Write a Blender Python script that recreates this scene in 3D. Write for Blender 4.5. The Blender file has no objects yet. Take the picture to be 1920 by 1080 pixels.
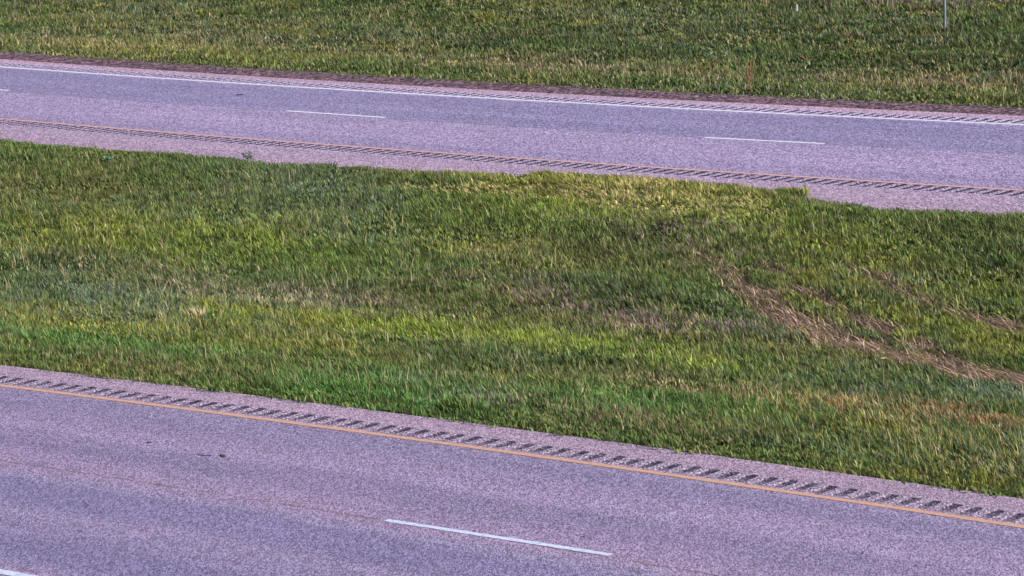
import bpy, bmesh, math, random
import numpy as np
from mathutils import Vector, Matrix

S = bpy.context.scene
C = bpy.context.collection
rng = np.random.default_rng(7)
random.seed(7)

# ------------------------------------------------------------------ camera
F_PX, CAM_H, YAW, PIT, ROLL = 6215.0, 9.05, 0.681, 0.17, -0.036
cy, sy, cp, sp = math.cos(YAW), math.sin(YAW), math.cos(PIT), math.sin(PIT)
FW = np.array([-sy*cp, cy*cp, -sp]); RT0 = np.array([cy, sy, 0.0]); UP0 = np.cross(RT0, FW)
RT = RT0*math.cos(ROLL) + UP0*math.sin(ROLL); UP = -RT0*math.sin(ROLL) + UP0*math.cos(ROLL)
cam_d = bpy.data.cameras.new('camera'); cam = bpy.data.objects.new('camera', cam_d); C.objects.link(cam)
cam.matrix_world = Matrix(((RT[0], UP[0], -FW[0], 0), (RT[1], UP[1], -FW[1], 0), (RT[2], UP[2], -FW[2], CAM_H), (0, 0, 0, 1)))
cam_d.sensor_width = 36.0; cam_d.lens = F_PX/1920*36
cam_d.clip_start = 0.5; cam_d.clip_end = 5000
S.camera = cam

# ------------------------------------------------------------------ light
SUN_EL = math.radians(28); SUN_AZ = math.radians(74)      # azimuth clockwise from +Y
world = bpy.data.worlds.new('World'); S.world = world; world.use_nodes = True
nt = world.node_tree; bg = nt.nodes['Background']
sky = nt.nodes.new('ShaderNodeTexSky'); sky.sky_type = 'NISHITA'; sky.sun_disc = False
sky.sun_elevation = SUN_EL; sky.sun_rotation = SUN_AZ; sky.dust_density = 1.5
nt.links.new(sky.outputs[0], bg.inputs[0]); bg.inputs[1].default_value = 0.10
sd = bpy.data.lights.new('sun', 'SUN'); sd.energy = 4.6; sd.angle = math.radians(0.5); sd.color = (1.0, 0.95, 0.88)
sun = bpy.data.objects.new('sun', sd); C.objects.link(sun)
dv = Vector((math.sin(SUN_AZ)*math.cos(SUN_EL), math.cos(SUN_AZ)*math.cos(SUN_EL), math.sin(SUN_EL)))
sun.rotation_euler = dv.to_track_quat('Z', 'Y').to_euler()
S.view_settings.view_transform = 'Standard'; S.view_settings.look = 'None'
S.view_settings.exposure = 0.35; S.view_settings.gamma = 1
S.cycles.max_bounces = 5

# ------------------------------------------------------------------ plan of the place (metres, X along the roads, Y across)
def quad(a, b, c, x0, x1):
    def f(x):
        x = np.asarray(x, float); xc = np.clip(x, x0, x1)
        return a + b*xc + c*xc*xc + (b + 2*c*xc)*(x - xc)
    return f
near_y = quad(29.9711, -0.119006, -0.00239406, -41, -14)     # yellow line of the near carriageway
far_y = quad(57.4831, 0.1813, 0.00207339, -70, -24)          # yellow line of the far carriageway
far_s = quad(62.55, 0.2035, 0.00219, -74, -28)               # lane joint of the far carriageway
far_w = quad(67.93, 0.2394, 0.00238638, -80, -27)            # white edge line of the far carriageway
NEAR_GRASS = 1.14                                            # pavement edge beyond the near yellow line

def vnoise(x, y, scale, seed=0):
    x = np.asarray(x, float)/scale + 1000.5 + seed*17.3; y = np.asarray(y, float)/scale + 1000.5 + seed*7.7
    r = np.random.default_rng(1000 + seed); tab = r.random((256, 256))
    xi = np.floor(x).astype(int); yi = np.floor(y).astype(int); fx = x - xi; fy = y - yi
    fx = fx*fx*(3 - 2*fx); fy = fy*fy*(3 - 2*fy)
    a = tab[xi % 256, yi % 256]; b = tab[(xi+1) % 256, yi % 256]; c = tab[xi % 256, (yi+1) % 256]; d = tab[(xi+1) % 256, (yi+1) % 256]
    return (a*(1-fx) + b*fx)*(1-fy) + (c*(1-fx) + d*fx)*fy
def sstep(a, b, x):
    t = np.clip((x - a)/(b - a), 0, 1); return t*t*(3 - 2*t)

def terrain(x, y):
    x = np.asarray(x, float); y = np.asarray(y, float)
    e1 = near_y(x) + NEAR_GRASS; e2 = far_y(x) - 3.28; e3 = far_w(x) + 2.9
    t = np.clip((y - e1)/(e2 - e1), 0, 1)
    lump = (vnoise(x, y, 2.3, 1) - .5)*0.10 + (vnoise(x, y, 0.7, 2) - .5)*0.04
    z = np.full_like(x + y, -0.16)
    inm = (y > e1) & (y < e2)
    z = np.where(inm, -0.03 + .035*sstep(.6, 1, t) - 0.55*np.sin(np.pi*t)**1.2 + lump*np.sin(np.pi*t)**.5, z)
    o = np.maximum(y - e3, 0)
    z = np.where(y >= e3, -0.16 + .05*sstep(0, .3, o) - 0.5*sstep(0, 9, o) + 0.7*sstep(12, 34, o) + 3.0*sstep(40, 300, o)
                 + lump*1.4*sstep(0, 1.5, o) + (vnoise(x, y, 60, 3) - .5)*5*sstep(60, 250, o), z)
    fy_ = far_y(x); over = (y > fy_ - 3.32) & (y < np.minimum(np.interp(x, EDGE[:, 0], EDGE[:, 1]) - .25, fy_ - .8))
    z = np.where(over, .010, z)
    n = np.maximum(near_y(x) - 8.9 - y, 0)
    z = np.where(n > 0, -0.16 - 0.4*sstep(0, 6, n) + (vnoise(x, y, 50, 4) - .5)*3*sstep(25, 150, n), z)
    return z

def at(px, py, z=None):
    """point of the place that the photograph shows at (px, py) in its 1920 x 1080 frame"""
    d = FW*F_PX + RT*(px - 960) + UP*(540 - py); zz = 0.0 if z is None else z
    for _ in range(8):
        p = np.array([0, 0, CAM_H]) + d*((zz - CAM_H)/d[2])
        if z is None: zz = float(terrain(p[0], p[1]))
    return p

# edge of the grass along the far road, as seen (tips of the blades), brought down to the roots
EDGE = np.array([at(px, py, 0)[:2] for px, py in [(-260, 246), (0, 266), (100, 272), (200, 279), (280, 285), (367, 291), (430, 297), (500, 305), (640, 315), (773, 321), (960, 331), (1008, 335), (1014, 326), (1107, 329), (1267, 340), (1400, 350), (1447, 354), (1494, 361), (1506, 376), (1580, 382), (1669, 390), (1800, 396), (1920, 405), (2150, 419)]])

# ------------------------------------------------------------------ helpers
def tag(o, label=None, cat=None, group=None, kind=None):
    for k, v in (('label', label), ('category', cat), ('group', group), ('kind', kind)):
        if v: o[k] = v
    return o
def link(name, me, mat=None, parent=None):
    o = bpy.data.objects.new(name, me); C.objects.link(o)
    if mat: me.materials.append(mat)
    if parent: o.parent = parent
    return o
def obj(name, bm, mat=None, parent=None):
    me = bpy.data.meshes.new(name); bm.to_mesh(me); bm.free(); return link(name, me, mat, parent)
def empty(name, loc, label, cat, group=None, rz=0):
    o = bpy.data.objects.new(name, None); C.objects.link(o); o.location = loc; o.rotation_euler.z = rz
    return tag(o, label, cat, group)

class N:
    def __init__(s, name, rough=.9, spec=.2):
        s.m = bpy.data.materials.new(name); s.m.use_nodes = True; s.t = s.m.node_tree
        s.b = s.t.nodes['Principled BSDF']; s.b.inputs['Roughness'].default_value = rough
        s.b.inputs['Specular IOR Level'].default_value = spec
    def n(s, typ, **kw):
        x = s.t.nodes.new(typ)
        for k, v in kw.items():
            if k[0] == 'i' and k[1:].isdigit(): 
                if isinstance(v, bpy.types.NodeSocket): s.t.links.new(v, x.inputs[int(k[1:])])
                else: x.inputs[int(k[1:])].default_value = v
            else: setattr(x, k, v)
        return x
    def math(s, op, a, b=0.0, clamp=False):
        x = s.n('ShaderNodeMath', operation=op, i0=a, i1=b); x.use_clamp = clamp; return x.outputs[0]
    def mix(s, f, a, b, mode='MIX'):
        x = s.t.nodes.new('ShaderNodeMix'); x.data_type = 'RGBA'; x.blend_type = mode
        for i, v in ((0, f), (6, a), (7, b)):
            if isinstance(v, bpy.types.NodeSocket): s.t.links.new(v, x.inputs[i])
            else: x.inputs[i].default_value = v if i == 0 else (*v, 1)
        return x.outputs[2]
    def noise(s, vec, scale, detail=2, rough=.5, stretch=(1, 1, 1)):
        mp = s.n('ShaderNodeMapping'); s.t.links.new(vec, mp.inputs[0]); mp.inputs[3].default_value = stretch
        x = s.n('ShaderNodeTexNoise'); s.t.links.new(mp.outputs[0], x.inputs[0])
        x.inputs['Scale'].default_value = scale; x.inputs['Detail'].default_value = detail; x.inputs['Roughness'].default_value = rough
        return x.outputs[0]
    def chips(s, vec, scale, stretch):
        mp = s.n('ShaderNodeMapping'); s.t.links.new(vec, mp.inputs[0]); mp.inputs[3].default_value = stretch
        x = s.n('ShaderNodeTexVoronoi'); s.t.links.new(mp.outputs[0], x.inputs['Vector']); x.inputs['Scale'].default_value = scale
        q = s.n('ShaderNodeSeparateColor', i0=x.outputs['Color']); return q.outputs[0]
    def rot(s, vec, deg):
        r = s.n('ShaderNodeVectorRotate', rotation_type='Z_AXIS'); s.t.links.new(vec, r.inputs['Vector']); r.inputs['Angle'].default_value = math.radians(deg); return r.outputs[0]
    def ramp(s, fac, stops, interp='LINEAR'):
        r = s.n('ShaderNodeValToRGB'); s.t.links.new(fac, r.inputs[0]); cr = r.color_ramp; cr.interpolation = interp
        while len(cr.elements) < len(stops): cr.elements.new(0.5)
        for e, (p, c) in zip(cr.elements, stops):
            e.position = p; e.color = (*c, 1) if len(c) == 3 else c
        return r.outputs[0]
    def out(s, col, bump=None, dist=.01, strength=1):
        if isinstance(col, bpy.types.NodeSocket): s.t.links.new(col, s.b.inputs['Base Color'])
        else: s.b.inputs['Base Color'].default_value = (*col, 1)
        if bump is not None:
            b = s.n('ShaderNodeBump'); b.inputs['Distance'].default_value = dist; b.inputs['Strength'].default_value = strength
            s.t.links.new(bump, b.inputs['Height']); s.t.links.new(b.outputs[0], s.b.inputs['Normal'])
        return s.m

def g(v): return (v, v, v)
def stops(v0, v1, lst): return [((v - v0)/(v1 - v0), c) for v, c in lst]

def asphalt(name, v0, v1, lanes, seams, tint_amp=.5, chip=58, turn=39, tone=.90):
    """chip seal: UV is (metres along, metres across); lanes = colour by distance across"""
    n = N(name, .85, .25)
    uv = n.n('ShaderNodeUVMap'); uv.uv_map = 'UVMap'; sep = n.n('ShaderNodeSeparateXYZ', i0=uv.outputs[0]); rv = n.rot(uv.outputs[0], turn)
    wob = n.noise(uv.outputs[0], .35, 3, .6, (1, .3, 1))
    v = n.math('ADD', sep.outputs[1], n.math('MULTIPLY', n.math('SUBTRACT', wob, .5), .7))
    fac = n.math('DIVIDE', n.math('SUBTRACT', v, v0), v1 - v0, True)
    mean = [sum(c[i] for v_, c in lanes)/len(lanes) for i in range(3)]
    lanes = [(v_, tuple(c[i]*.66 + mean[i]*.34 for i in range(3)) if 0 < v_ < 8.3 else c) for v_, c in lanes]
    base = n.ramp(fac, stops(v0, v1, lanes), 'EASE')
    streak = n.noise(uv.outputs[0], 1.0, 4, .6, (.12, 1.6, 1))
    base = n.mix(1.0, base, (tone*.99, tone*.955, tone*1.02), 'MULTIPLY')
    base = n.mix(n.math('MULTIPLY', n.ramp(streak, [(.35, g(1)), (.62, g(0))]), .34), base, (.60, .61, .68), 'MULTIPLY')
    blot = n.noise(uv.outputs[0], .8, 3, .5, (.5, 1, 1))
    base = n.mix(n.math('MULTIPLY', n.ramp(blot, [(.45, g(0)), (.7, g(1))]), .35), base, (1.16, 1.1, 1.12), 'MULTIPLY')
    # loose chips: three sizes of speckle
    s1 = n.chips(rv, chip*1.2, (1, .27, 1)); s2 = n.noise(rv, chip*1.6, 1, .6, (1, .27, 1))
    sp_ = n.math('ADD', n.math('MULTIPLY', n.math('ADD', n.math('MULTIPLY', s1, .36), .32), .6), n.math('MULTIPLY', s2, .4))
    speck = n.ramp(sp_, [(.35, (.24, .22, .26)), (.44, (.68, .66, .71)), (.53, (1.03, 1.01, 1.04)), (.60, (1.5, 1.42, 1.5)), (.70, (2.4, 2.2, 2.35))])
    base = n.mix(1.0, base, speck, 'MULTIPLY')
    hue = n.noise(uv.outputs[0], 30, 1, .5, (1, .5, 1))
    base = n.mix(n.math('MULTIPLY', n.ramp(hue, [(.5, g(0)), (.68, g(1))]), tint_amp), base, (1.16, .93, .92), 'MULTIPLY')
    for sv, w, a in seams:
        wj = n.math('MULTIPLY', n.math('SUBTRACT', n.noise(uv.outputs[0], 3.0, 3, .7, (1, .1, 1)), .5), .08)
        dd = n.math('ABSOLUTE', n.math('SUBTRACT', n.math('ADD', sep.outputs[1], wj), sv))
        m = n.math('SUBTRACT', 1, n.math('DIVIDE', dd, w, True))
        brk = n.ramp(n.noise(uv.outputs[0], 5, 3, .7, (1, .3, 1)), [(.36, g(.15)), (.56, g(1))])
        base = n.mix(n.math('MULTIPLY', n.math('MULTIPLY', m, brk), a), base, (.10, .075, .085))
    # material of the colour is chips and binder; relief is small
    return n.out(base, sp_, .006, .7)

# ------------------------------------------------------------------ pavement meshes
def strip_mesh(name, line, us, vs, zf, mat, parent=None, uv_off=0, skirt=True, sgn=1):
    """line(x)+sgn*v gives Y; zf(u, v) height; grid in metres, UV in metres"""
    us = np.asarray(us, float); vs = np.asarray(vs, float)
    U, V = np.meshgrid(us, vs, indexing='ij')
    Y = line(U) + sgn*V if not isinstance(line, tuple) else None
    if Y is None:
        la, lb, va, vb = line; k = (V - va)/(vb - va); Y = la(U)*(1 - k) + lb(U)*k
    Z = zf(U, V)
    co = np.stack([U, Y, Z], -1).reshape(-1, 3); nu, nv = len(us), len(vs)
    i, j = np.meshgrid(np.arange(nu-1), np.arange(nv-1), indexing='ij'); i = i.ravel(); j = j.ravel()
    a = i*nv + j; f = np.stack([a, a + nv, a + nv + 1, a + 1], 1)
    if sgn < 0: f = f[:, ::-1]
    return np_mesh(name, co, f, mat, parent, np.stack([U, V], -1).reshape(-1, 2))
def np_mesh(name, co, f, mat, parent=None, uv=None):
    me = bpy.data.meshes.new(name); me.vertices.add(len(co)); me.vertices.foreach_set('co', co.astype(np.float32).ravel())
    k = f.shape[1]; me.loops.add(f.size); me.loops.foreach_set('vertex_index', f.astype(np.int32).ravel())
    me.polygons.add(len(f)); me.polygons.foreach_set('loop_start', np.arange(0, f.size, k, dtype=np.int32))
    me.polygons.foreach_set('loop_total', np.full(len(f), k, np.int32)); me.update(calc_edges=True)
    if uv is not None:
        l = me.uv_layers.new(name='UVMap'); l.data.foreach_set('uv', uv[f.ravel()].astype(np.float32).ravel())
    return link(name, me, mat, parent)

PITCH = 0.286
PH = .016
def groove(u):
    u = u + PH
    t = ((u/PITCH) % 1.0); w = .56
    return np.where(t < w, np.sin(np.pi*np.clip(t/w, 0, 1))**1.0, 0)

# colours (linear albedo)
LAV = (.335, .282, .40); LAVD = (.245, .215, .32); BLU = (.215, .205, .345); PNK = (.40, .315, .42); SH = (.42, .33, .40)
near_mat = asphalt('near_chip_seal', -1.2, 9.2, [(-1.2, SH), (-.1, SH), (.02, (.30, .27, .38)), (.7, (.27, .245, .36)), (1.25, LAV), (1.75, (.39, .335, .465)), (2.15, (.275, .24, .35)), (2.6, (.275, .24, .35)),
    (3.0, LAV), (3.6, PNK), (3.95, (.30, .28, .40)), (4.3, BLU), (4.9, (.22, .21, .35)), (5.3, (.33, .29, .42)), (5.9, (.30, .27, .40)), (6.4, BLU), (7.1, (.225, .215, .35)), (7.5, PNK), (9.2, PNK)],
    [(3.52, .035, .8)])
far_mat = asphalt('far_chip_seal', -2.4, 11, [(-2.4, SH), (-.3, (.42, .34, .43)), (.05, LAV), (.9, (.32, .285, .42)), (1.5, (.40, .34, .49)), (3.2, (.39, .335, .48)), (4.1, (.37, .32, .45)), (4.35, (.27, .265, .41)),
    (5.0, (.225, .22, .365)), (5.8, (.27, .265, .41)), (6.4, (.255, .24, .375)), (7.2, (.23, .225, .37)), (8.1, (.24, .235, .38)), (8.45, (.47, .40, .54)), (9.2, (.47, .39, .52)), (9.6, (.50, .36, .43)), (11, (.42, .30, .36))],
    [(4.30, .05, .7)], chip=33, turn=-39, tone=.95)
def rumble_material(name, alb, dark, chip=40, turn=39, hi=.6, fade=[(0, g(1)), (1, g(1))]):
    n = N(name, .9, .1); uv = n.n('ShaderNodeUVMap'); uv.uv_map = 'UVMap'; sep = n.n('ShaderNodeSeparateXYZ', i0=uv.outputs[0])
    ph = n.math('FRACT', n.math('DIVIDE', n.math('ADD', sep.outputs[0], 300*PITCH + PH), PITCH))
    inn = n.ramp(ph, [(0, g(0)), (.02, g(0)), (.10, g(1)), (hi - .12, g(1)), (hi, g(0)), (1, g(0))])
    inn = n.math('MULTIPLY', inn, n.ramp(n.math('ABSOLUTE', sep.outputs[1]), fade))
    s1 = n.noise(n.rot(uv.outputs[0], turn), chip, 1, .6, (1, .3, 1))
    speck = n.ramp(s1, [(.34, (.3, .28, .33)), (.5, (.9, .89, .92)), (.62, (1.6, 1.55, 1.6)), (.7, (2.3, 2.2, 2.3))])
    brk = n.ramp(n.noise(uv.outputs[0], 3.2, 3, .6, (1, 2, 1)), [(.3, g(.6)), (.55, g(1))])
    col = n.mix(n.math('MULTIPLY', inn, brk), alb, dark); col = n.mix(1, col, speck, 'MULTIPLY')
    return n.out(col, s1, .006, .7)
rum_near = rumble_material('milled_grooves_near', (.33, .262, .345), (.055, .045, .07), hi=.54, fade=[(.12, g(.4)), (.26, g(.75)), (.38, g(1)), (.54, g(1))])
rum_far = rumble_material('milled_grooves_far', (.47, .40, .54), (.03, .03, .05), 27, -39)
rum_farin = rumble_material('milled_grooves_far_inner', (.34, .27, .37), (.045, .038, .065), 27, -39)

def flat(z): return lambda u, v: np.zeros_like(u) + z
def paint(name, col, wear, edge=.5):
    n = N(name, .6, .3); uv = n.n('ShaderNodeUVMap'); uv.uv_map = 'UVMap'
    a = n.noise(uv.outputs[0], 26, 3, .7, (.5, 1.5, 1)); b = n.noise(uv.outputs[0], 5, 3, .6)
    c = n.mix(n.ramp(a, [(.38, g(1)), (.52, g(0))]), col, wear); c = n.mix(n.ramp(b, [(.35, g(.35)), (.6, g(0))]), c, wear)
    return n.out(c, a, .003, .5)
yel_near = paint('worn_yellow_paint', (.72, .385, .23), (.45, .27, .22))
yel_far = paint('faded_yellow_paint', (.80, .43, .32), (.58, .36, .34))
white_far = paint('white_edge_paint', (.84, .82, .93), (.66, .63, .76))
white_near = paint('white_lane_paint', (.70, .76, .95), (.42, .43, .60))

US = np.concatenate([np.arange(-600, -90, 20.), np.arange(-90, 20, .5), np.arange(20, 401, 20.)])
UR = np.arange(-95, 5, PITCH/10)
R0, R1 = 0.12, 0.54
F0, F1 = 0.07, 0.72             # rumble strip across, away from the yellow line
def road_part(parent, line, vs, mat, sgn, name): return strip_mesh(name, line, US, vs, flat(0), mat, parent, sgn=sgn)

# near carriageway: v grows towards the camera
def join(objs, name):
    """several strips of one pavement into one mesh"""
    bm = bmesh.new(); lay = bm.loops.layers.uv.new('UVMap')
    for o in objs: bm.from_mesh(o.data)
    m = objs[0].data.materials[0]; me = bpy.data.meshes.new(name); bm.to_mesh(me); bm.free()
    for o in objs: bpy.data.objects.remove(o, do_unlink=True)
    return link(name, me, m)
def skirt(line, v, sgn, mat, inner=0.0):
    xs = US; Y = line(xs) + sgn*v; n = len(xs)
    co = np.concatenate([np.stack([xs, Y, 0*xs], 1), np.stack([xs, Y + sgn*0.04*(1 if v > 0 else -1), 0*xs - .14], 1)])
    i = np.arange(n-1); f = np.stack([i, i+1, n+i+1, n+i], 1)
    return np_mesh('edge', co, f, mat, None, np.stack([np.tile(xs, 2), np.concatenate([0*xs + v, 0*xs + v + .14])], 1))
near_road = join([road_part(None, near_y, [-NEAR_GRASS, -R1], near_mat, -1, 'a'), road_part(None, near_y, [-R0, 0, .5, 3.5, 7.5, 9.0], near_mat, -1, 'b'),
                  skirt(near_y, -NEAR_GRASS, -1, near_mat), skirt(near_y, 9.0, -1, near_mat)], 'road')
tag(near_road, 'chip-sealed grey-lavender carriageway closest to the camera, with one yellow edge line', kind='structure')
def rumble(line, va, vb, sgn, mat, parent, depth, u=UR, ph=0.0):
    vv = np.linspace(va, vb, 9)
    def zf(U, V):
        e = np.sin(np.pi*np.clip((V - va)/(vb - va), 0, 1))**.35
        jit = .75 + .5*vnoise(np.floor((U + ph)/PITCH)*3.1, 0*U, 1, 5)
        return -depth*groove(U + ph)*np.nan_to_num(e)*jit
    o = strip_mesh('rumble_strip', line, u, vv, zf, mat, parent, sgn=sgn); o.data.shade_smooth(); return o
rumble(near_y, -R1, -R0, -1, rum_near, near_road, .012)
def line_part(line, va, vb, x0, x1, mat, parent, name, sgn=1, step=.5, ragged=.0):
    xs = np.linspace(x0, x1, max(3, int((x1 - x0)/step))); 
    return strip_mesh(name, line, xs, [va, vb], flat(.004), mat, parent, sgn=sgn)
line_part(near_y, -.055, .055, -200, 120, yel_near, near_road, 'edge_line', -1)
line_part(near_y, 7.42, 7.57, -200, 120, white_near, near_road, 'edge_line', -1)
def dash(x0, y0, x1, y1, w, mat, parent, step=.08):
    xs = np.arange(x0, x1 + .01, step); yc = np.interp(xs, [x0, x1], [y0, y1]); r = random.Random(int(-x0*10))
    ta = [yc[i] + w/2 + r.uniform(-.006, .006) for i in range(len(xs))]; tb = [yc[i] - w/2 + r.uniform(-.006, .006) for i in range(len(xs))]
    n = len(xs); co = np.concatenate([np.stack([xs, tb, 0*xs + .004], 1), np.stack([xs, ta, 0*xs + .004], 1)])
    i = np.arange(n-1); f = np.stack([i, i+1, n+i+1, n+i], 1)
    return np_mesh('lane_dash', co, f, mat, parent, co[:, :2].copy())
a, b = at(724, 975.5, 0), at(1151, 1041.5, 0); dash(a[0], a[1], b[0], b[1], .105, white_near, near_road)
per = 12.9
for k in (-2, -1, 1, 2):
    x0 = a[0] + k*per; m = lambda x: float(near_y(x)) - 3.50
    dash(x0, m(x0), x0 + 3.2, m(x0 + 3.2), .105, white_near, near_road)

# far carriageway: v grows away from the camera
FI = 3.3
fsec = []
fsec.append(road_part(None, far_y, [-FI, -F1], far_mat, 1, 'a'))
def lane_strip(vs): return strip_mesh('b', (far_y, far_w, 0.0, 8.45), US, vs, flat(0), far_mat, None)
fsec.append(road_part(None, far_y, [-F0, 0], far_mat, 1, 'c'))
fsec.append(lane_strip([0, 1, 2, 4.3, 6, 8.45]))
WR0, WR1, WE = .15, .72, 1.42
def outer(vs): return strip_mesh('d', lambda x: far_w(x) - 8.45, US, vs, flat(0), far_mat, None)
fsec.append(outer([8.45, 8.45 + WR0])); fsec.append(outer([8.45 + WR1, 8.45 + WE]))
fsec.append(skirt(far_y, -FI, 1, far_mat)); fsec.append(skirt(lambda x: far_w(x) - 8.45, 8.45 + WE, 1, far_mat))
far_road = join(fsec, 'road')
tag(far_road, 'distant second carriageway crossing the top of the view between the grass median and dark gravel', kind='structure')
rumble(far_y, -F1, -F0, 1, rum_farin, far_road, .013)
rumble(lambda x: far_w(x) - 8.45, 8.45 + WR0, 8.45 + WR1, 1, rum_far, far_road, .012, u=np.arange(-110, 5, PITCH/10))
line_part(far_y, -.055, .055, -200, 120, yel_far, far_road, 'edge_line')
line_part(far_w, -.075, .075, -200, 120, white_far, far_road, 'edge_line')
for q in ((537, 208, 723, 220.5), (1322, 258, 1546, 269.5)):
    a, b = at(q[0], q[1], 0), at(q[2], q[3], 0); dash(a[0], a[1], b[0], b[1], .135, white_far, far_road)
b = at(20, 170, 0); dash(b[0] - 3.1, b[1] + .12, b[0], b[1], .135, white_far, far_road)
for x0 in (-41.4 + 12.3, -41.4 + 24.6):
    dash(x0, float(far_s(x0)), x0 + 3.1, float(far_s(x0 + 3.1)), .135, white_far, far_road)

# gravel strip beyond the far road
gn = N('dark_gravel', .95, .1); tc = gn.n('ShaderNodeTexCoord')
s1 = gn.math('ADD', gn.math('MULTIPLY', gn.chips(tc.outputs['Object'], 24, (1, .35, 1)), .36), .32); s2 = gn.noise(tc.outputs['Object'], 1.2, 3, .6, (.4, 1, 1))
gc = gn.ramp(s1, [(.32, (.018, .012, .018)), (.47, (.075, .052, .070)), (.56, (.14, .092, .118)), (.7, (.42, .28, .32))])
gc = gn.mix(gn.math('MULTIPLY', gn.ramp(s2, [(.4, g(0)), (.65, g(1))]), .5), gc, (1.25, .95, .95), 'MULTIPLY')
gravel_mat = gn.out(gc, s1, .03, 1)
GE = 2.75
def gz(U, V): return -.03 - .03*sstep(WE, GE + .4, V) + (vnoise(U, V, .12, 8) - .5)*.035
gravel = strip_mesh('gravel_shoulder', far_w, np.concatenate([np.arange(-600, -100, 20.), np.arange(-100, 0, .12), np.arange(0, 401, 20.)]),
                    np.concatenate([[WE - .02], np.arange(WE + .05, GE + .6, .12)]), gz, gravel_mat)
tag(gravel, 'strip of dark purplish gravel along the outer edge of the far carriageway', kind='structure')

# ------------------------------------------------------------------ cover maps: blobs and tracks given where the photograph shows them
def world_poly(pts): return np.array([at(*p)[:2] for p in pts])
def dist_poly(x, y, P):
    best = np.full(x.shape, 1e9); tang = np.zeros(x.shape)
    for a, b in zip(P[:-1], P[1:]):
        d = b - a; L = d@d; t = np.clip(((x - a[0])*d[0] + (y - a[1])*d[1])/L, 0, 1)
        dx = x - a[0] - t*d[0]; dy = y - a[1] - t*d[1]; q = np.hypot(dx, dy)
        m = q < best; best = np.where(m, q, best); tang = np.where(m, math.atan2(d[1], d[0]), tang)
    return best, tang
TRACKS = [  # points, half width (m), amount
    ([(1310, 478), (1360, 512), (1400, 545), (1450, 585), (1500, 608), (1570, 640), (1650, 662), (1730, 680), (1810, 700), (1925, 722)], .24, 1.0),
    ([(1430, 496), (1485, 534), (1540, 566), (1600, 596), (1660, 622), (1740, 655)], .16, .95),
    ([(1570, 492), (1620, 515), (1680, 545), (1760, 580), (1840, 600), (1930, 622)], .15, .85),
    ([(1600, 560), (1680, 600)], .2, .0),
]
TRW = [(world_poly(p), w, a) for p, w, a in TRACKS]
ROWS = [  # mower rows: narrow bands laid over, straw coloured
    ([(940, 352), (1040, 358), (1150, 366), (1270, 372), (1400, 382)], .40, .7),
    ([(770, 350), (880, 358), (1000, 368), (1120, 380), (1280, 392), (1430, 402)], .40, .6),
    ([(1180, 335), (1300, 345), (1440, 358)], .5, .5),
]
ROW = [(world_poly(p), w, a) for p, w, a in ROWS]
def tracks(x, y):
    amt = np.zeros(x.shape); ang = np.zeros(x.shape)
    for P, w, a in TRW:
        d, t = dist_poly(x, y, P); wob = (vnoise(x, y, .5, 20) - .5)*.35 + (vnoise(x, y, .18, 22) - .5)*.25
        ends = 1.0
        pr_ = np.clip((x - P[0][0])/5.5, 0, 1); w = w*(.55 + .8*pr_); k = a*(1 - sstep(w*.5, w*1.5 + .08, d + wob))*(.35 + .65*pr_**.7); ang = np.where(k > amt, t, ang); amt = np.maximum(amt, k)
    return amt, ang
def rut_depth(x, y): return .10*tracks(x, y)[0]
def rows(x, y):
    amt = np.zeros(x.shape)
    for P, w, a in ROW:
        d, t = dist_poly(x, y, P); amt = np.maximum(amt, a*(1 - sstep(w*.4, w*1.6, d + (vnoise(x, y, .6, 21) - .5)*.6)))
    return amt
# palette
PAL = dict(deep=(.050, .085, .024), green=(.098, .160, .034), vivid=(.088, .195, .042), lime=(.225, .290, .042), yolive=(.225, .235, .042),
           olive=(.145, .152, .050), tan=(.37, .29, .175), straw=(.58, .45, .21), red=(.36, .20, .095), teal=(.115, .165, .100), brown=(.19, .13, .09), purple=(.24, .17, .17))
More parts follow.
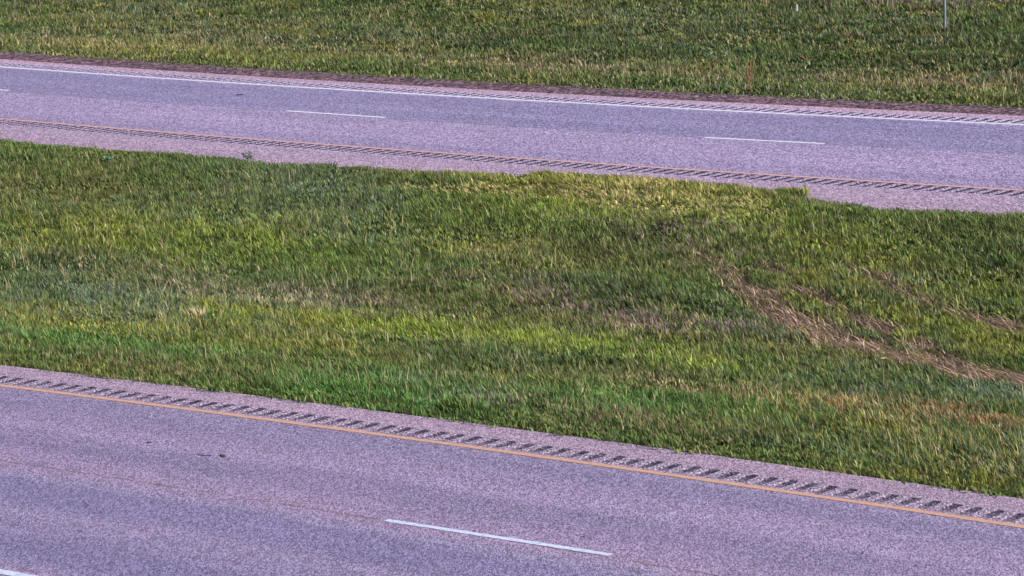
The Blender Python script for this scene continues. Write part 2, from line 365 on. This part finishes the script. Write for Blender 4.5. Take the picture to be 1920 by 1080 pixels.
# photo x, y, radius x, radius y (photo pixels), palette entry, amount
BLOBS = [
    (1150, 350, 420, 45, 'yolive', .9), (1250, 345, 260, 26, 'straw', .22), (1100, 400, 420, 34, 'lime', .75), (1400, 395, 220, 22, 'lime', .5),
    (850, 400, 220, 60, 'green', .5), (300, 300, 320, 38, 'green', .55), (150, 345, 220, 50, 'olive', .5), (600, 350, 250, 50, 'teal', .4),
    (120, 450, 260, 60, 'yolive', .5), (450, 465, 260, 48, 'lime', .5), (520, 520, 160, 50, 'green', .55), (120, 500, 190, 30, 'deep', .6),
    (300, 520, 260, 30, 'tan', .16), (950, 470, 130, 26, 'yolive', .8), (960, 480, 90, 22, 'tan', .22), (700, 505, 120, 40, 'green', .5), (1150, 495, 260, 45, 'olive', .5),
    (900, 560, 240, 30, 'olive', .4), (1000, 545, 200, 24, 'purple', .25), (700, 560, 200, 26, 'olive', .5), (1300, 440, 170, 40, 'purple', .35), (1150, 440, 140, 30, 'deep', .4),
    (180, 560, 330, 36, 'teal', .7), (480, 575, 220, 26, 'teal', .6), (600, 585, 280, 16, 'tan', .38), (380, 560, 150, 30, 'tan', .15), (650, 570, 150, 22, 'purple', .25),
    (600, 606, 260, 15, 'yolive', .95), (760, 620, 140, 20, 'lime', .95), (440, 605, 80, 18, 'lime', .6), (980, 641, 130, 18, 'lime', .7), (1130, 656, 130, 16, 'lime', .75), (1330, 684, 100, 14, 'lime', 1.0), (1340, 680, 60, 8, 'straw', .25),
    (1180, 600, 250, 34, 'purple', .42), (1130, 600, 160, 24, 'tan', .15), (1400, 610, 130, 34, 'purple', .3), (1350, 570, 130, 35, 'green', .4), (1180, 550, 200, 30, 'deep', .35),
    (80, 610, 220, 20, 'olive', .5), (60, 612, 160, 16, 'red', .16), (120, 635, 260, 20, 'vivid', .6), (300, 655, 260, 22, 'vivid', .45), (250, 630, 260, 16, 'yolive', .5), (100, 668, 220, 18, 'green', .3), (300, 690, 220, 14, 'brown', .25),
    (620, 660, 240, 25, 'yolive', .35), (560, 700, 200, 30, 'olive', .4), (700, 735, 260, 34, 'vivid', .7), (900, 735, 150, 26, 'teal', .45), (1000, 700, 260, 22, 'olive', .6), (900, 670, 200, 18, 'teal', .35),
    (1220, 765, 220, 26, 'vivid', .55), (1450, 775, 160, 20, 'vivid', .65), (1150, 790, 220, 22, 'brown', .25), (1250, 715, 260, 22, 'olive', .5), (1340, 745, 130, 10, 'red', .2), (1300, 735, 160, 14, 'tan', .22),
    (1650, 730, 230, 40, 'teal', .6), (1550, 710, 220, 26, 'green', .35), (1850, 740, 140, 30, 'teal', .4), (1500, 660, 200, 26, 'olive', .35),
    (1720, 778, 190, 22, 'red', .34), (1880, 800, 110, 22, 'red', .40), (1560, 765, 160, 14, 'red', .14), (1650, 810, 260, 22, 'yolive', .4), (1700, 800, 200, 20, 'tan', .12), (1500, 830, 300, 26, 'olive', .4), (1700, 860, 250, 26, 'green', .35), (1850, 880, 160, 28, 'brown', .2),
    (1600, 480, 200, 30, 'yolive', .4), (1560, 560, 120, 40, 'yolive', .6), (1700, 600, 160, 32, 'yolive', .6), (1850, 640, 130, 34, 'yolive', .55), (1880, 560, 90, 32, 'lime', .4), (1820, 470, 160, 50, 'deep', .4), (1750, 430, 200, 26, 'olive', .5), (1680, 400, 220, 14, 'green', .5),
    # far verge
    (250, 90, 330, 18, 'tan', .30), (330, 100, 330, 20, 'yolive', .5), (700, 95, 260, 18, 'olive', .4), (950, 80, 240, 16, 'deep', .5), (960, 125, 260, 12, 'tan', .35), (1150, 145, 260, 16, 'tan', .22), (930, 135, 90, 8, 'red', .2),
    (450, 95, 60, 8, 'green', .6), (700, 130, 280, 8, 'green', .5), (1300, 165, 300, 10, 'green', .5), (1550, 140, 260, 8, 'green', .55), (1580, 148, 150, 14, 'tan', .28), (1800, 160, 160, 14, 'red', .16), (1800, 155, 160, 16, 'tan', .25), (1750, 130, 260, 10, 'deep', .5),
    (1650, 95, 300, 24, 'deep', .4), (1600, 30, 300, 20, 'green', .4), (1700, 5, 240, 14, 'purple', .3), (1650, 45, 200, 8, 'teal', .4), (1300, 100, 160, 25, 'teal', .3), (1850, 110, 200, 8, 'green', .4),
]
def blob_world():
    out = []
    for px, py, rx, ry, c, am in BLOBS:
        o = at(px, py); sl = 0.055 + (py - 187)*1.25e-4
        u = at(px + rx, py + rx*sl) - o; v = at(px, py - ry) - o
        M = np.array([[u[0], v[0]], [u[1], v[1]]]); out.append((o[:2], np.linalg.inv(M), PAL[c], am, c))
    return out
BW = blob_world()
def jitter_pick(n): return rng.random(n)

def plant_colour(x, y, far):
    n = len(x)
    n1 = vnoise(x, y, 1.6, 30); n2 = vnoise(x, y, .45, 31); n3 = vnoise(x*.35, y, 1.9, 32); n4 = vnoise(x, y, .22, 33); n5 = vnoise(x, y, .9, 35)
    P = {k: np.array(v) for k, v in PAL.items()}
    col = np.empty((n, 3)); r = rng.random(n)
    t = n1*.30 + n2*.24 + n4*.18 + n3*.22 + r*.30 - .12
    col[:] = P['deep']
    col = np.where((t > .30)[:, None], P['green'], col); col = np.where((t > .50)[:, None], P['olive'], col)
    col = np.where((t > .66)[:, None], P['yolive'], col)
    col = np.where(((n3 > .62) & (rng.random(n) < .3))[:, None], P['teal'], col)
    for o, M, c, am, nm in BW:
        dx = x - o[0]; dy = y - o[1]; a = M[0, 0]*dx + M[0, 1]*dy; b = M[1, 0]*dx + M[1, 1]*dy
        q = a*a + b*b; near = q < 4
        if not near.any(): continue
        k = 1.12*am*np.exp(-q*1.1)*(.35 + 1.3*n2)*(.5 + n5)
        hit = near & (rng.random(n) < k); col[hit] = np.array(c)
    dry = rng.random(n) < (.033 if not far else .05)*(.3 + 1.6*n5); col[dry] = P['tan']
    return col

def in_field(x, y, lo, hi):
    return (y > lo) & (y < hi)

def grass_edge(x):
    return np.interp(x, EDGE[:, 0], EDGE[:, 1]) + (vnoise(x, x*0, .35, 40) - .5)*.5 + (vnoise(x, x*0, 1.4, 41) - .5)*.5

def blades(name, x, y, col, h, w, lean_az, lean, mat, droop=.35):
    """every blade: a bent tapering leaf of five vertices"""
    n = len(x); z = np.where((y > far_y(x) - 3.35) & (y < far_y(x)), np.maximum(terrain(x, y), 0.0), np.where(y < near_y(x) + NEAR_GRASS, 0.005, terrain(x, y))) - .01
    fa = rng.random(n)*2*np.pi; wx = np.cos(fa)*w/2; wy = np.sin(fa)*w/2
    lx = np.cos(lean_az)*lean*h; ly = np.sin(lean_az)*lean*h
    up = h*np.sqrt(np.maximum(.04, 1 - np.minimum(lean, .98)**2))
    b = np.stack([x, y, z], 1); m = b + np.stack([lx*.38, ly*.38, up*.60], 1); t = b + np.stack([lx, ly, up], 1)
    W = np.stack([wx, wy, 0*wx], 1)
    co = np.stack([b - W*.7, b + W*.7, m + W, m - W, t], 1).reshape(-1, 3)
    base = np.arange(n)*5
    quad_ = base[:, None] + np.array([0, 1, 2, 3]); tri = base[:, None] + np.array([3, 2, 4])
    loops = np.concatenate([quad_, tri], 1).astype(np.int32)      # 7 loops per blade
    me = bpy.data.meshes.new(name); me.vertices.add(n*5); me.vertices.foreach_set('co', co.astype(np.float32).ravel())
    me.loops.add(n*7); me.loops.foreach_set('vertex_index', loops.ravel())
    me.polygons.add(n*2); ls = (np.arange(n)[:, None]*7 + np.array([0, 4])).astype(np.int32)
    me.polygons.foreach_set('loop_start', ls.ravel()); me.polygons.foreach_set('loop_total', np.tile(np.array([4, 3], np.int32), n)); me.update(calc_edges=True)
    at_ = me.attributes.new('Col', 'FLOAT_COLOR', 'POINT')
    c4 = np.ones((n, 5, 4), np.float32); c4[:, :, :3] = col[:, None, :]; at_.data.foreach_set('color', c4.ravel())
    return link(name, me, mat)

def leaf_material(name):
    n = N(name, .55, .25); a = n.n('ShaderNodeAttribute'); a.attribute_name = 'Col'
    n.t.links.new(a.outputs[0], n.b.inputs['Base Color'])
    tr = n.n('ShaderNodeBsdfTranslucent'); n.t.links.new(a.outputs[0], tr.inputs[0]); mx = n.n('ShaderNodeMixShader'); mx.inputs[0].default_value = .22
    n.t.links.new(n.b.outputs[0], mx.inputs[1]); n.t.links.new(tr.outputs[0], mx.inputs[2])
    n.t.links.new(mx.outputs[0], n.t.nodes['Material Output'].inputs[0]); return n.m
leaf_mat = leaf_material('leaves')

def cover(x, y):
    """dense sward where the photograph looks, thinner but broader-leaved further out"""
    P = np.stack([x, y, terrain(x, y) - CAM_H], 1); z = P@FW; px = (960 + F_PX*(P@RT)/z)/1920; py = (540 - F_PX*(P@UP)/z)/1080
    d = np.maximum(np.maximum(-px, px - 1), np.maximum(-py*.7, (py - 1)*.5)); d = np.maximum(d, 0)
    p = 1 - .78*sstep(.05, .2, d); k = (rng.random(len(x)) < p) & (z > 5) & (d < 1.3)
    return k, 1 + 1.3*sstep(.05, .25, d[k])

def scatter(n, x0, x1, y0, y1):
    return rng.uniform(x0, x1, n), rng.uniform(y0, y1, n)

# --- median grass
def tuft_shift(x, y, k, s):
    """gathers stems into tufts"""
    cx = np.floor(x/s); cyy = np.floor(y/s); h1 = np.sin(cx*127.1 + cyy*311.7)*43758.5453; h2 = np.sin(cx*269.5 + cyy*183.3)*43758.5453
    tx = (cx + .15 + .7*(h1 - np.floor(h1)))*s; ty = (cyy + .15 + .7*(h2 - np.floor(h2)))*s
    return x + (tx - x)*k, y + (ty - y)*k, h1 - np.floor(h1), h2 - np.floor(h2)

def median(nd=3100000):
    x, y = scatter(nd, -100, 8, 31.0, 54.0)
    k, fat = cover(x, y); x, y = x[k], y[k]
    x, y, ta, tb = tuft_shift(x, y, .35 + .6*rng.random(len(x)), .085)
    e1 = near_y(x) + NEAR_GRASS + .01 - .10*(rng.random(len(x)) < .12) + (vnoise(x, y*0, .25, 44) - .5)*.16 + (vnoise(x, y*0, 1.1, 45) - .5)*.10
    k = (y > e1) & (y < grass_edge(x)); x, y, ta, tb, fat = x[k], y[k], ta[k], tb[k], fat[k]
    e1 = near_y(x) + NEAR_GRASS; dn = y - e1
    tr, ang = tracks(x, y); rw = rows(x, y)
    thin = vnoise(x, y, .5, 50)
    keep = rng.random(len(x)) < np.clip(1.0 - .15*tr - .75*(thin < .25)*(tb < .7) - .9*(tb < .13), 0, 1)
    x, y, ta, tb, tr, ang, rw, dn, fat = [v[keep] for v in (x, y, ta, tb, tr, ang, rw, dn, fat)]
    n = len(x); col = plant_colour(x, y, False)
    hh = .07 + .055*vnoise(x, y, 1.2, 51) + .06*(vnoise(x, y, .25, 52) - .3) + .05*rng.random(n) + .05*ta
    hh *= .62 + .38*sstep(.1, 1.6, dn); hh *= .55 + .45*sstep(0, .9, grass_edge(x) - y)
    hh = hh*(1 - .55*rw)*(1 - .55*tr); hh = np.maximum(hh, .05)
    w = .0085 + .008*rng.random(n); forb = vnoise(x, y, .8, 54) + .35*rng.random(n) > .85
    w = np.where(forb, w*2.0, w); hh = np.where(forb, hh*.75, hh)
    az = np.pi + rng.normal(0, .9, n) + (vnoise(x, y, 2.2, 55) - .5)*1.5 + (tb - .5)*1.2
    lean = np.clip(.55 + .25*rng.normal(0, 1, n), .05, .95)
    az = np.where(tr > .3, ang + np.pi*(rng.random(n) < .5) + rng.normal(0, .35, n), az); lean = np.where(tr > .3, np.clip(.9 + .1*rng.random(n), 0, .985), lean)
    lean = np.where(rw > .3, np.clip(.8 + .1*rng.normal(0, 1, n), .4, .97), lean)
    hh = np.where(tr > .3, .14 + .26*rng.random(n), hh); w = np.where(tr > .3, .011, w)
    stalk = (rng.random(n) < .0022*(.15 + 2.6*(vnoise(x, y, 2.6, 57) > .5))) & (tr < .2) & (dn > .8); hh = np.where(stalk, hh + .10 + .12*rng.random(n), hh); w = np.where(stalk, .009, w); lean = np.where(stalk, .2 + .3*rng.random(n), lean); col[stalk] = PAL['tan']
    u = rng.random(n); flatc = np.array([.68, .44, .37])*(.06 + 1.25*rng.random(n)**1.7)[:, None]  # flattened blades' pinkish tint; shadow strokes put into the colour as darker blades
    col = np.where(((tr > .25) & (u < .12 + tr*.70))[:, None], flatc, col)
    col = np.where(((tr > .25) & (u > .62) & (u < .8))[:, None], np.array(PAL['straw']), col)
    col = np.where(((rw > .2) & (rng.random(n) < rw*.55))[:, None], np.array(PAL['straw'])*.9, col)
    w = w*fat
    col = col*(.55 + .85*rng.random(n))[:, None]*(.58 + .85*ta)[:, None]*(.80 + .46*vnoise(x, y, .28, 56))[:, None]
    return blades('grass', x, y, col, hh, w, az, lean, leaf_mat)
gm = median(); tag(gm, 'mixed green and straw-coloured grass covering the median between the two carriageways', 'grass', kind='stuff')

def verge(nd=3400000):
    x, y = scatter(nd, -145, 0, 62, 126)
    k, fat = cover(x, y); x, y = x[k], y[k]
    x, y, ta, tb = tuft_shift(x, y, .4 + .55*rng.random(len(x)), .14)
    e = far_w(x) + GE + .05 + (vnoise(x, x*0, .5, 60) - .5)*.55 + (vnoise(x, x*0, 2.1, 68) - .5)*.5
    k = y > e; x, y, ta, tb, fat = x[k], y[k], ta[k], tb[k], fat[k]; d = y - far_w(x) - GE
    n = len(x); col = plant_colour(x, y, True)
    hh = .08 + .09*vnoise(x, y, 1.4, 61) + .12*(vnoise(x, y, .4, 62) - .3) + .05*rng.random(n) + .07*ta
    hh *= .5 + .5*sstep(0, 2.2, d); hh = np.maximum(hh, .05)
    w = .016 + .016*rng.random(n); forb = vnoise(x, y, 1.1, 64) + .35*rng.random(n) > .72
    w = np.where(forb, w*2.1, w); hh = np.where(forb, hh*.8, hh)
    az = np.pi + rng.normal(0, 1.3, n); lean = np.clip(.6 + .3*rng.normal(0, 1, n), .03, .95)
    pale = (d < 1.2) & (rng.random(n) < .45); col[pale] = (.20, .23, .08)
    tall = (rng.random(n) < .004*(.2 + 3*(vnoise(x, y, 3.1, 66) > .55))) & (d > 1.2)
    hh = np.where(tall, .3 + .2*rng.random(n), hh); lean = np.where(tall, .15 + .15*rng.random(n), lean); col[tall] = PAL['tan']; w = np.where(tall, .013, w)
    w = w*fat; k2 = (rng.random(n) < np.clip(1.15 - .9*(vnoise(x, y, .35, 67) < .3) - .9*(tb < .15), 0, 1)); col = col*(.5 + .8*rng.random(n))[:, None]*(.50 + .90*ta)[:, None]*(.70 + .65*vnoise(x, y, .45, 65))[:, None]*np.array([1.0, .97, 1.08])
    x, y, col, hh, w, az, lean = [v[k2] for v in (x, y, col, hh, w, az, lean)]
    return blades('grass', x, y, col, hh, w, az, lean, leaf_mat)
gv = verge(); tag(gv, 'rough patchy grass and weeds covering the slope beyond the far carriageway', 'grass', kind='stuff')

# --- ground sheet
def axis(lo, hi, fine, a, b):
    left = lo + (a - lo)*(1 - (np.linspace(1, 0, 26)**2.2)); right = b + (hi - b)*(np.linspace(0, 1, 26)**2.2)
    return np.concatenate([left[:-1], np.arange(a, b, fine), right])
gx = axis(-2500, 2000, .25, -106, -8); gy = axis(-900, 3000, .25, 12, 112)
X, Y = np.meshgrid(gx, gy, indexing='ij'); Z = terrain(X, Y)
co = np.stack([X, Y, Z], -1).reshape(-1, 3); nv = len(gy)
i, j = np.meshgrid(np.arange(len(gx)-1), np.arange(nv-1), indexing='ij'); a = (i*nv + j).ravel()
n = N('soil_and_thatch', .95, .1); tc = n.n('ShaderNodeTexCoord'); at_n = n.n('ShaderNodeAttribute'); at_n.attribute_name = 'Track'
s1 = n.noise(tc.outputs['Object'], 14, 3, .75); s2 = n.noise(tc.outputs['Object'], .6, 4, .6)
c = n.ramp(s1, [(.3, (.026, .032, .014)), (.5, (.078, .088, .032)), (.7, (.17, .16, .07))])
c = n.mix(n.math('MULTIPLY', n.ramp(s2, [(.4, g(0)), (.62, g(1))]), .6), c, (.7, 1.0, .55), 'MULTIPLY')
c2 = n.ramp(s1, [(.34, (.06, .035, .04)), (.5, (.22, .13, .13)), (.66, (.46, .30, .28))])
c = n.mix(at_n.outputs[2], c, c2)
ground = np_mesh('ground', co, np.stack([a, a + nv, a + nv + 1, a + 1], 1), n.out(c, s1, .03, .8))
tr, _ = tracks(co[:, 0], co[:, 1]); ta_ = ground.data.attributes.new('Track', 'FLOAT', 'POINT'); ta_.data.foreach_set('value', (tr*.8).astype(np.float32))
ground.data.shade_smooth(); tag(ground, 'rolling prairie ground under the grass', kind='structure')

# ------------------------------------------------------------------ things
def simple(name, col, rough=.6, metal=0.0, var=.25, scale=20):
    n = N(name, rough, .3); n.b.inputs['Metallic'].default_value = metal; tc = n.n('ShaderNodeTexCoord')
    f = n.noise(tc.outputs['Object'], scale, 3, .6); lo = tuple(c*(1 - var) for c in col); hi = tuple(min(1, c*(1 + var)) for c in col)
    return n.out(n.ramp(f, [(.3, lo), (.7, hi)]), f, .002, .4)
M_GALV = simple('galvanised_steel', (.17, .20, .26), .5, .1); M_HOLE = simple('dark_opening', (.03, .03, .03)); M_POSTDK = simple('dark_flexible_post', (.10, .11, .10))
M_REFL = simple('white_reflective_sheet', (.80, .82, .85), .35, 0, .06); M_RUB = simple('scuffed_rubber', (.035, .033, .04), .8, 0, .5)
M_PETAL = simple('white_petals', (.80, .80, .74), .6, 0, .1, 60); M_STEM = simple('green_stems', (.10, .15, .05), .6, 0, .3); M_DOCK = simple('rust_seed_heads', (.26, .15, .085), .8, 0, .45, 40)
M_DOCKL = simple('dull_dock_leaves', (.13, .13, .05), .6, 0, .4); M_LEAF = simple('broad_green_leaves', (.055, .12, .03), .5, 0, .4); M_PALE = simple('felted_pale_leaves', (.15, .25, .15), .7, 0, .3)
M_STRAW = simple('bleached_straw', (.46, .36, .21), .8, 0, .35); M_TUFT = simple('yellow_green_grass', (.19, .22, .04), .6, 0, .4); M_TUFTD = simple('deep_green_grass', (.105, .155, .03), .6, 0, .4)
M_BARK = simple('charred_bark', (.06, .05, .05), .9, 0, .4)

def box(bm, sx, sy, sz, loc=(0, 0, 0), bev=.0):
    r = bmesh.ops.create_cube(bm, size=1, matrix=Matrix.Translation(loc) @ Matrix.Diagonal((sx, sy, sz, 1)))
    if bev: bmesh.ops.bevel(bm, geom=list({e for v in r['verts'] for e in v.link_edges}), offset=bev, segments=2, affect='EDGES')
def tube(bm, pts, rad, seg=6):
    pts = [Vector(p) for p in pts]; rings = []
    for i, p in enumerate(pts):
        d = (pts[min(i+1, len(pts)-1)] - pts[max(i-1, 0)]).normalized(); a = d.orthogonal().normalized(); b_ = d.cross(a)
        r = rad[i] if isinstance(rad, (list, tuple)) else rad
        rings.append([bm.verts.new(p + (a*math.cos(t) + b_*math.sin(t))*r) for t in [2*math.pi*k/seg for k in range(seg)]])
    for r0, r1 in zip(rings[:-1], rings[1:]):
        for k in range(seg): bm.faces.new((r0[k], r0[(k+1) % seg], r1[(k+1) % seg], r1[k]))
    bm.faces.new(rings[0][::-1]); bm.faces.new(rings[-1])
def leaf(bm, o, az, el, L, W, droop=.3):
    o = Vector(o); f = Vector((math.cos(az)*math.cos(el), math.sin(az)*math.cos(el), math.sin(el))); s_ = Vector((-math.sin(az), math.cos(az), 0))
    prev = None
    for k in range(6):
        t = k/5; c = o + f*L*t + Vector((0, 0, -droop*L*t*t)); w = W*math.sin(math.pi*min(.97, .12 + .85*t))*.5; u = Vector((0, 0, w*.35))
        cur = [bm.verts.new(c - s_*w + u), bm.verts.new(c), bm.verts.new(c + s_*w + u)]
        if prev:
            bm.faces.new((prev[0], prev[1], cur[1], cur[0])); bm.faces.new((prev[1], prev[2], cur[2], cur[1]))
        prev = cur

# sign post, cut by the top of the picture
p = at(1772, 60); post = empty('sign_post', (p[0], p[1], p[2]), 'tall grey galvanised steel post standing in the far grass, its top out of frame', 'post', rz=YAW + .55)
bm = bmesh.new(); box(bm, .06, .06, 3.6, (0, 0, 1.8), .005); obj('post_tube', bm, M_GALV, post)
bm = bmesh.new(); box(bm, .074, .074, .22, (0, 0, .08), .005); obj('anchor_sleeve', bm, M_GALV, post)
# delineator
p = at(1495.5, 56); dl = empty('delineator_post', tuple(p), 'thin dark roadside delineator with a small white reflective top in the far grass', 'delineator', rz=.6)
bm = bmesh.new(); box(bm, .035, .02, .74, (0, 0, .37), .004); obj('stake', bm, M_POSTDK, dl)
bm = bmesh.new(); box(bm, .046, .024, .20, (0, -.004, .66), .004); obj('reflector', bm, M_REFL, dl)

def put(px, py, z=None):
    q = at(px, py, z); return (float(q[0]), float(q[1]), float(q[2]))
# docks: rust-coloured seed stalks
def dock(px, py, H, n_, label, seed, spread=.12):
    r = random.Random(seed); t = empty('dock_plant', put(px, py), label, 'weed', rz=r.uniform(0, 6))
    st = bmesh.new(); lf = bmesh.new()
    for k in range(n_):
        sh = bmesh.new()
        a = r.uniform(0, 6.28); b = r.uniform(0, spread); h = H*r.uniform(.6, 1); pts = [(b*math.cos(a)*q*1.6, b*math.sin(a)*q*1.6, h*q) for q in (0, .3, .6, .85, 1)]
        tube(st, pts, [.006, .005, .004, .003, .002], 5)
        for m in range(60):
            q = r.uniform(.35, 1); c = Vector((b*math.cos(a)*q*1.6, b*math.sin(a)*q*1.6, h*q)); d = r.uniform(0, 6.28); rr = .035*(1.15 - q)
            bmesh.ops.create_icosphere(sh, subdivisions=1, radius=r.uniform(.007, .014), matrix=Matrix.Translation(c + Vector((math.cos(d)*rr, math.sin(d)*rr, 0))))
        tube(sh, [(b*math.cos(a)*q*1.6, b*math.sin(a)*q*1.6, h*q) for q in (.34, .6, .85, 1)], .007, 6)
        obj('seed_head', sh, M_DOCK, t)
    for k in range(9): leaf(lf, (0, 0, r.uniform(0, .15)), r.uniform(0, 6.28), r.uniform(.5, 1.1), r.uniform(.15, .28), .06, .5)
    obj('stem', st, M_DOCK, t); obj('leaves', lf, M_DOCKL, t)
dock(1404, 176, .92, 4, 'tall rust-brown dock stalk rising from the verge edge above the dark gravel', 3, .16)
dock(1583, 78, .42, 6, 'low reddish dock clump in the far grass below and left of the grey post', 4, .28)
dock(1396, 88, .20, 3, 'tiny pinkish dried dock tuft high on the far slope, left of the delineator', 5, .2)
dock(1519, 117, .20, 3, 'small reddish dried dock above the tall brown stalk, below the delineator', 6, .25)

# leafy weeds
def leafy(px, py, L, nl, mat, label, seed, name='leafy_weed', z=None, W=.35):
    r = random.Random(seed); t = empty(name, put(px, py, z), label, 'weed', rz=r.uniform(0, 6)); lf = bmesh.new(); st = bmesh.new()
    for k in range(5):
        a = r.uniform(0, 6.28); e = r.uniform(.5, 1.2); tip = Vector((math.cos(a)*math.cos(e), math.sin(a)*math.cos(e), math.sin(e)))*L*r.uniform(.6, 1)
        tube(st, [(0, 0, -.02), tip*.5, tip], [.005, .004, .002], 5)
        for m in range(nl):
            q = r.uniform(.15, 1); leaf(lf, tip*q, r.uniform(0, 6.28), r.uniform(-.1, .9), L*r.uniform(.25, .5), L*W*r.uniform(.3, .6), .3)
    obj('stem', st, M_STEM, t); obj('leaves', lf, mat, t)
leafy(466, 301, .26, 7, M_LEAF, 'lone dark green weed sprouting from the far inner shoulder, out on the pavement', 11, z=0.0)
leafy(626, 318, .20, 8, M_LEAF, 'dark leafy weed at the median edge, right of the one growing on the pavement', 12)
leafy(205, 306, .24, 9, M_PALE, 'pale blue-green broad-leaved weed near the left end of the median edge', 13, W=.6)
leafy(690, 520, .16, 9, M_LEAF, 'bright green broad-leaved weed in the middle of the median', 14, W=.5)
leafy(1560, 54, .20, 9, M_LEAF, 'dark bushy weed in far grass between delineator and grey post, above a white bloom', 15, W=.5)
leafy(1815, 905, .14, 10, M_LEAF, 'low green weed near the pavement edge at the lower right of the median', 17, W=.5)

# tufts of taller grass
def tuft(px, py, H, n_, mat, label, seed, spread=.14, z=None, lean=.4):
    r = random.Random(seed); t = bmesh.new()
    for k in range(n_):
        a = r.uniform(0, 6.28); b = spread*math.sqrt(r.random()); o = Vector((b*math.cos(a), b*math.sin(a), -.01)); h = H*r.uniform(.45, 1)
        d = Vector((-lean*r.uniform(.2, 1.4) + .5*b*math.cos(a)/spread, r.uniform(-.35, .35), 1)).normalized(); f = r.uniform(0, 6.28); w = Vector((math.cos(f), math.sin(f), 0))*r.uniform(.005, .010)
        m = o + d*h*.55; e = o + d*h + Vector((-.12*h, 0, -.12*h))
        v = [t.verts.new(q) for q in (o - w*.6, o + w*.6, m + w, m - w, e)]; t.faces.new(v[:4]); t.faces.new((v[3], v[2], v[4]))
    o = obj('grass_tuft', t, mat); o.location = put(px, py, z); return tag(o, label, 'grass tuft')
tuft(1492, 366, .26, 260, M_TUFT, 'green grass tuft bulging onto the far inner shoulder at the right end of the overgrowth', 21, .24, z=0.0)
tuft(1019, 334, .26, 260, M_TUFT, 'tall yellow-green grass tuft marking the left end of the overgrown shoulder', 22, .20, z=0.0)
tuft(795, 131, .26, 320, M_STRAW, 'bleached straw tuft just above the dark gravel strip of the far verge', 23, .20)
tuft(367, 600, .34, 90, M_STRAW, 'pale straw-coloured tuft standing at the left end of the lime-green band', 24, .14)
tuft(437, 668, .42, 9, M_TUFT, 'single tall pale grass stalks standing above short turf, left of centre', 25, .08)
tuft(860, 770, .30, 300, M_TUFTD, 'dense dark green tuft at the near pavement edge, left of centre', 26, .2)
tuft(1700, 640, .30, 160, M_TUFT, 'yellow-green tuft between the two wheel ruts at the right', 27, .16)

# small white blooms
def bloom(px, py, h, rad, label, seed, group=None):
    r = random.Random(seed); t = empty('white_flower', put(px, py), label, 'flower', group, r.uniform(0, 6))
    st = bmesh.new(); tip = Vector((r.uniform(-.03, .03), 0, h)); tube(st, [(0, 0, -.02), tip*.5, tip], .003, 5); obj('stem', st, M_STEM, t)
    hd = bmesh.new()
    for k in range(9): leaf(hd, tip, k*.698 + r.uniform(-.1, .1), .35, rad, rad*.7, .1)
    bmesh.ops.create_uvsphere(hd, u_segments=8, v_segments=5, radius=rad*.45, matrix=Matrix.Translation(tip) @ Matrix.Diagonal((1, 1, .5, 1))); obj('bloom', hd, M_PETAL, t)
bloom(1659, 703, .24, .035, 'single white flower on a tall stem just below the pinkish wheel rut', 31)
FL = [((545, 78), 'white bloom highest in the left part of the far slope, left of centre'), ((465, 118), 'white bloom low on the left far verge, lowest left of the group'),
      ((549, 125), 'white bloom just above the gravel edge, right of the lowest left one'), ((1562, 57), 'white bloom at the foot of the dark bushy weed'),
      ((1834, 66), 'bright white bloom right of the foot of the grey post'), ((1690, 80), 'white bloom below left of the foot of the grey post'),
      ((1706, 127), 'white bloom in mid slope, left of centre between post and gravel'), ((1839, 130), 'white bloom in mid slope at the right, straight below the bright one'),
      ((1695, 155), 'white bloom among the straw stalks above the gravel'), ((1596, 169), 'lowest white bloom, just above the gravel right of the brown dock'),
      ((1894, 98), 'white bloom nearest the right edge of the photo on the far slope'), ((1509, 161), 'white bloom right beside the tall brown dock stalk')]
for k, ((px, py), lb) in enumerate(FL): bloom(px, py, .10, .038, lb, 40 + k, 'small white blooms on the far slope')
for k, ((px, py), lb) in enumerate([((140, 560), 'small white bloom at the far left of the greyish median grass'), ((178, 578), 'small white bloom, lower right of the leftmost one in the median'), ((225, 478), 'white bloom alone in the dark upper left of the median')]):
    bloom(px, py, .12, .022, lb, 60 + k, 'small white blooms in the median')

# scraps on the pavement
def scrap(px, py, L, W, Hh, label, seed, az):
    r = random.Random(seed); bm = bmesh.new(); n_ = 9; prev = None
    for k in range(n_):
        t = k/(n_-1); c = Vector(((t - .5)*L, .25*W*math.sin(t*4 + seed), 0)); w = W*.5*(math.sin(math.pi*min(.96, max(.06, t)))**.5)*r.uniform(.7, 1.1); hh_ = Hh*r.uniform(.4, 1)
        cur = [bm.verts.new(c + Vector((0, -w, .004))), bm.verts.new(c + Vector((0, -w*.5, hh_))), bm.verts.new(c + Vector((0, w*.5, hh_*.8))), bm.verts.new(c + Vector((0, w, .004)))]
        if prev:
            for q in range(3): bm.faces.new((prev[q], prev[q+1], cur[q+1], cur[q]))
            bm.faces.new((prev[3], prev[0], cur[0], cur[3]))
        else: bm.faces.new(cur[::-1])
        prev = cur
    bm.faces.new(prev); o = obj('rubber_scrap', bm, M_RUB); p = at(px, py, 0); o.location = (p[0], p[1], .001); o.rotation_euler.z = az; return tag(o, label, 'scrap')
scrap(418, 855.5, .09, .10, .025, 'small black lump of rubber on the near carriageway, right of a thin dark strip', 1, .3)
scrap(383, 854, .22, .03, .010, 'thin dark strip of rubber lying left of a small black lump on the near carriageway', 2, .25)
scrap(280, 829.5, .07, .06, .012, 'tiny dark fleck on the near carriageway between yellow line and black lump', 3, .1)
scrap(1095, 1006.5, .03, .035, .018, 'tiny black pebble beside the white lane dash of the near carriageway', 4, .9)
scrap(451, 178.5, .16, .16, .03, 'dark scrap in the outer lane of the far carriageway, left of centre', 5, .2)
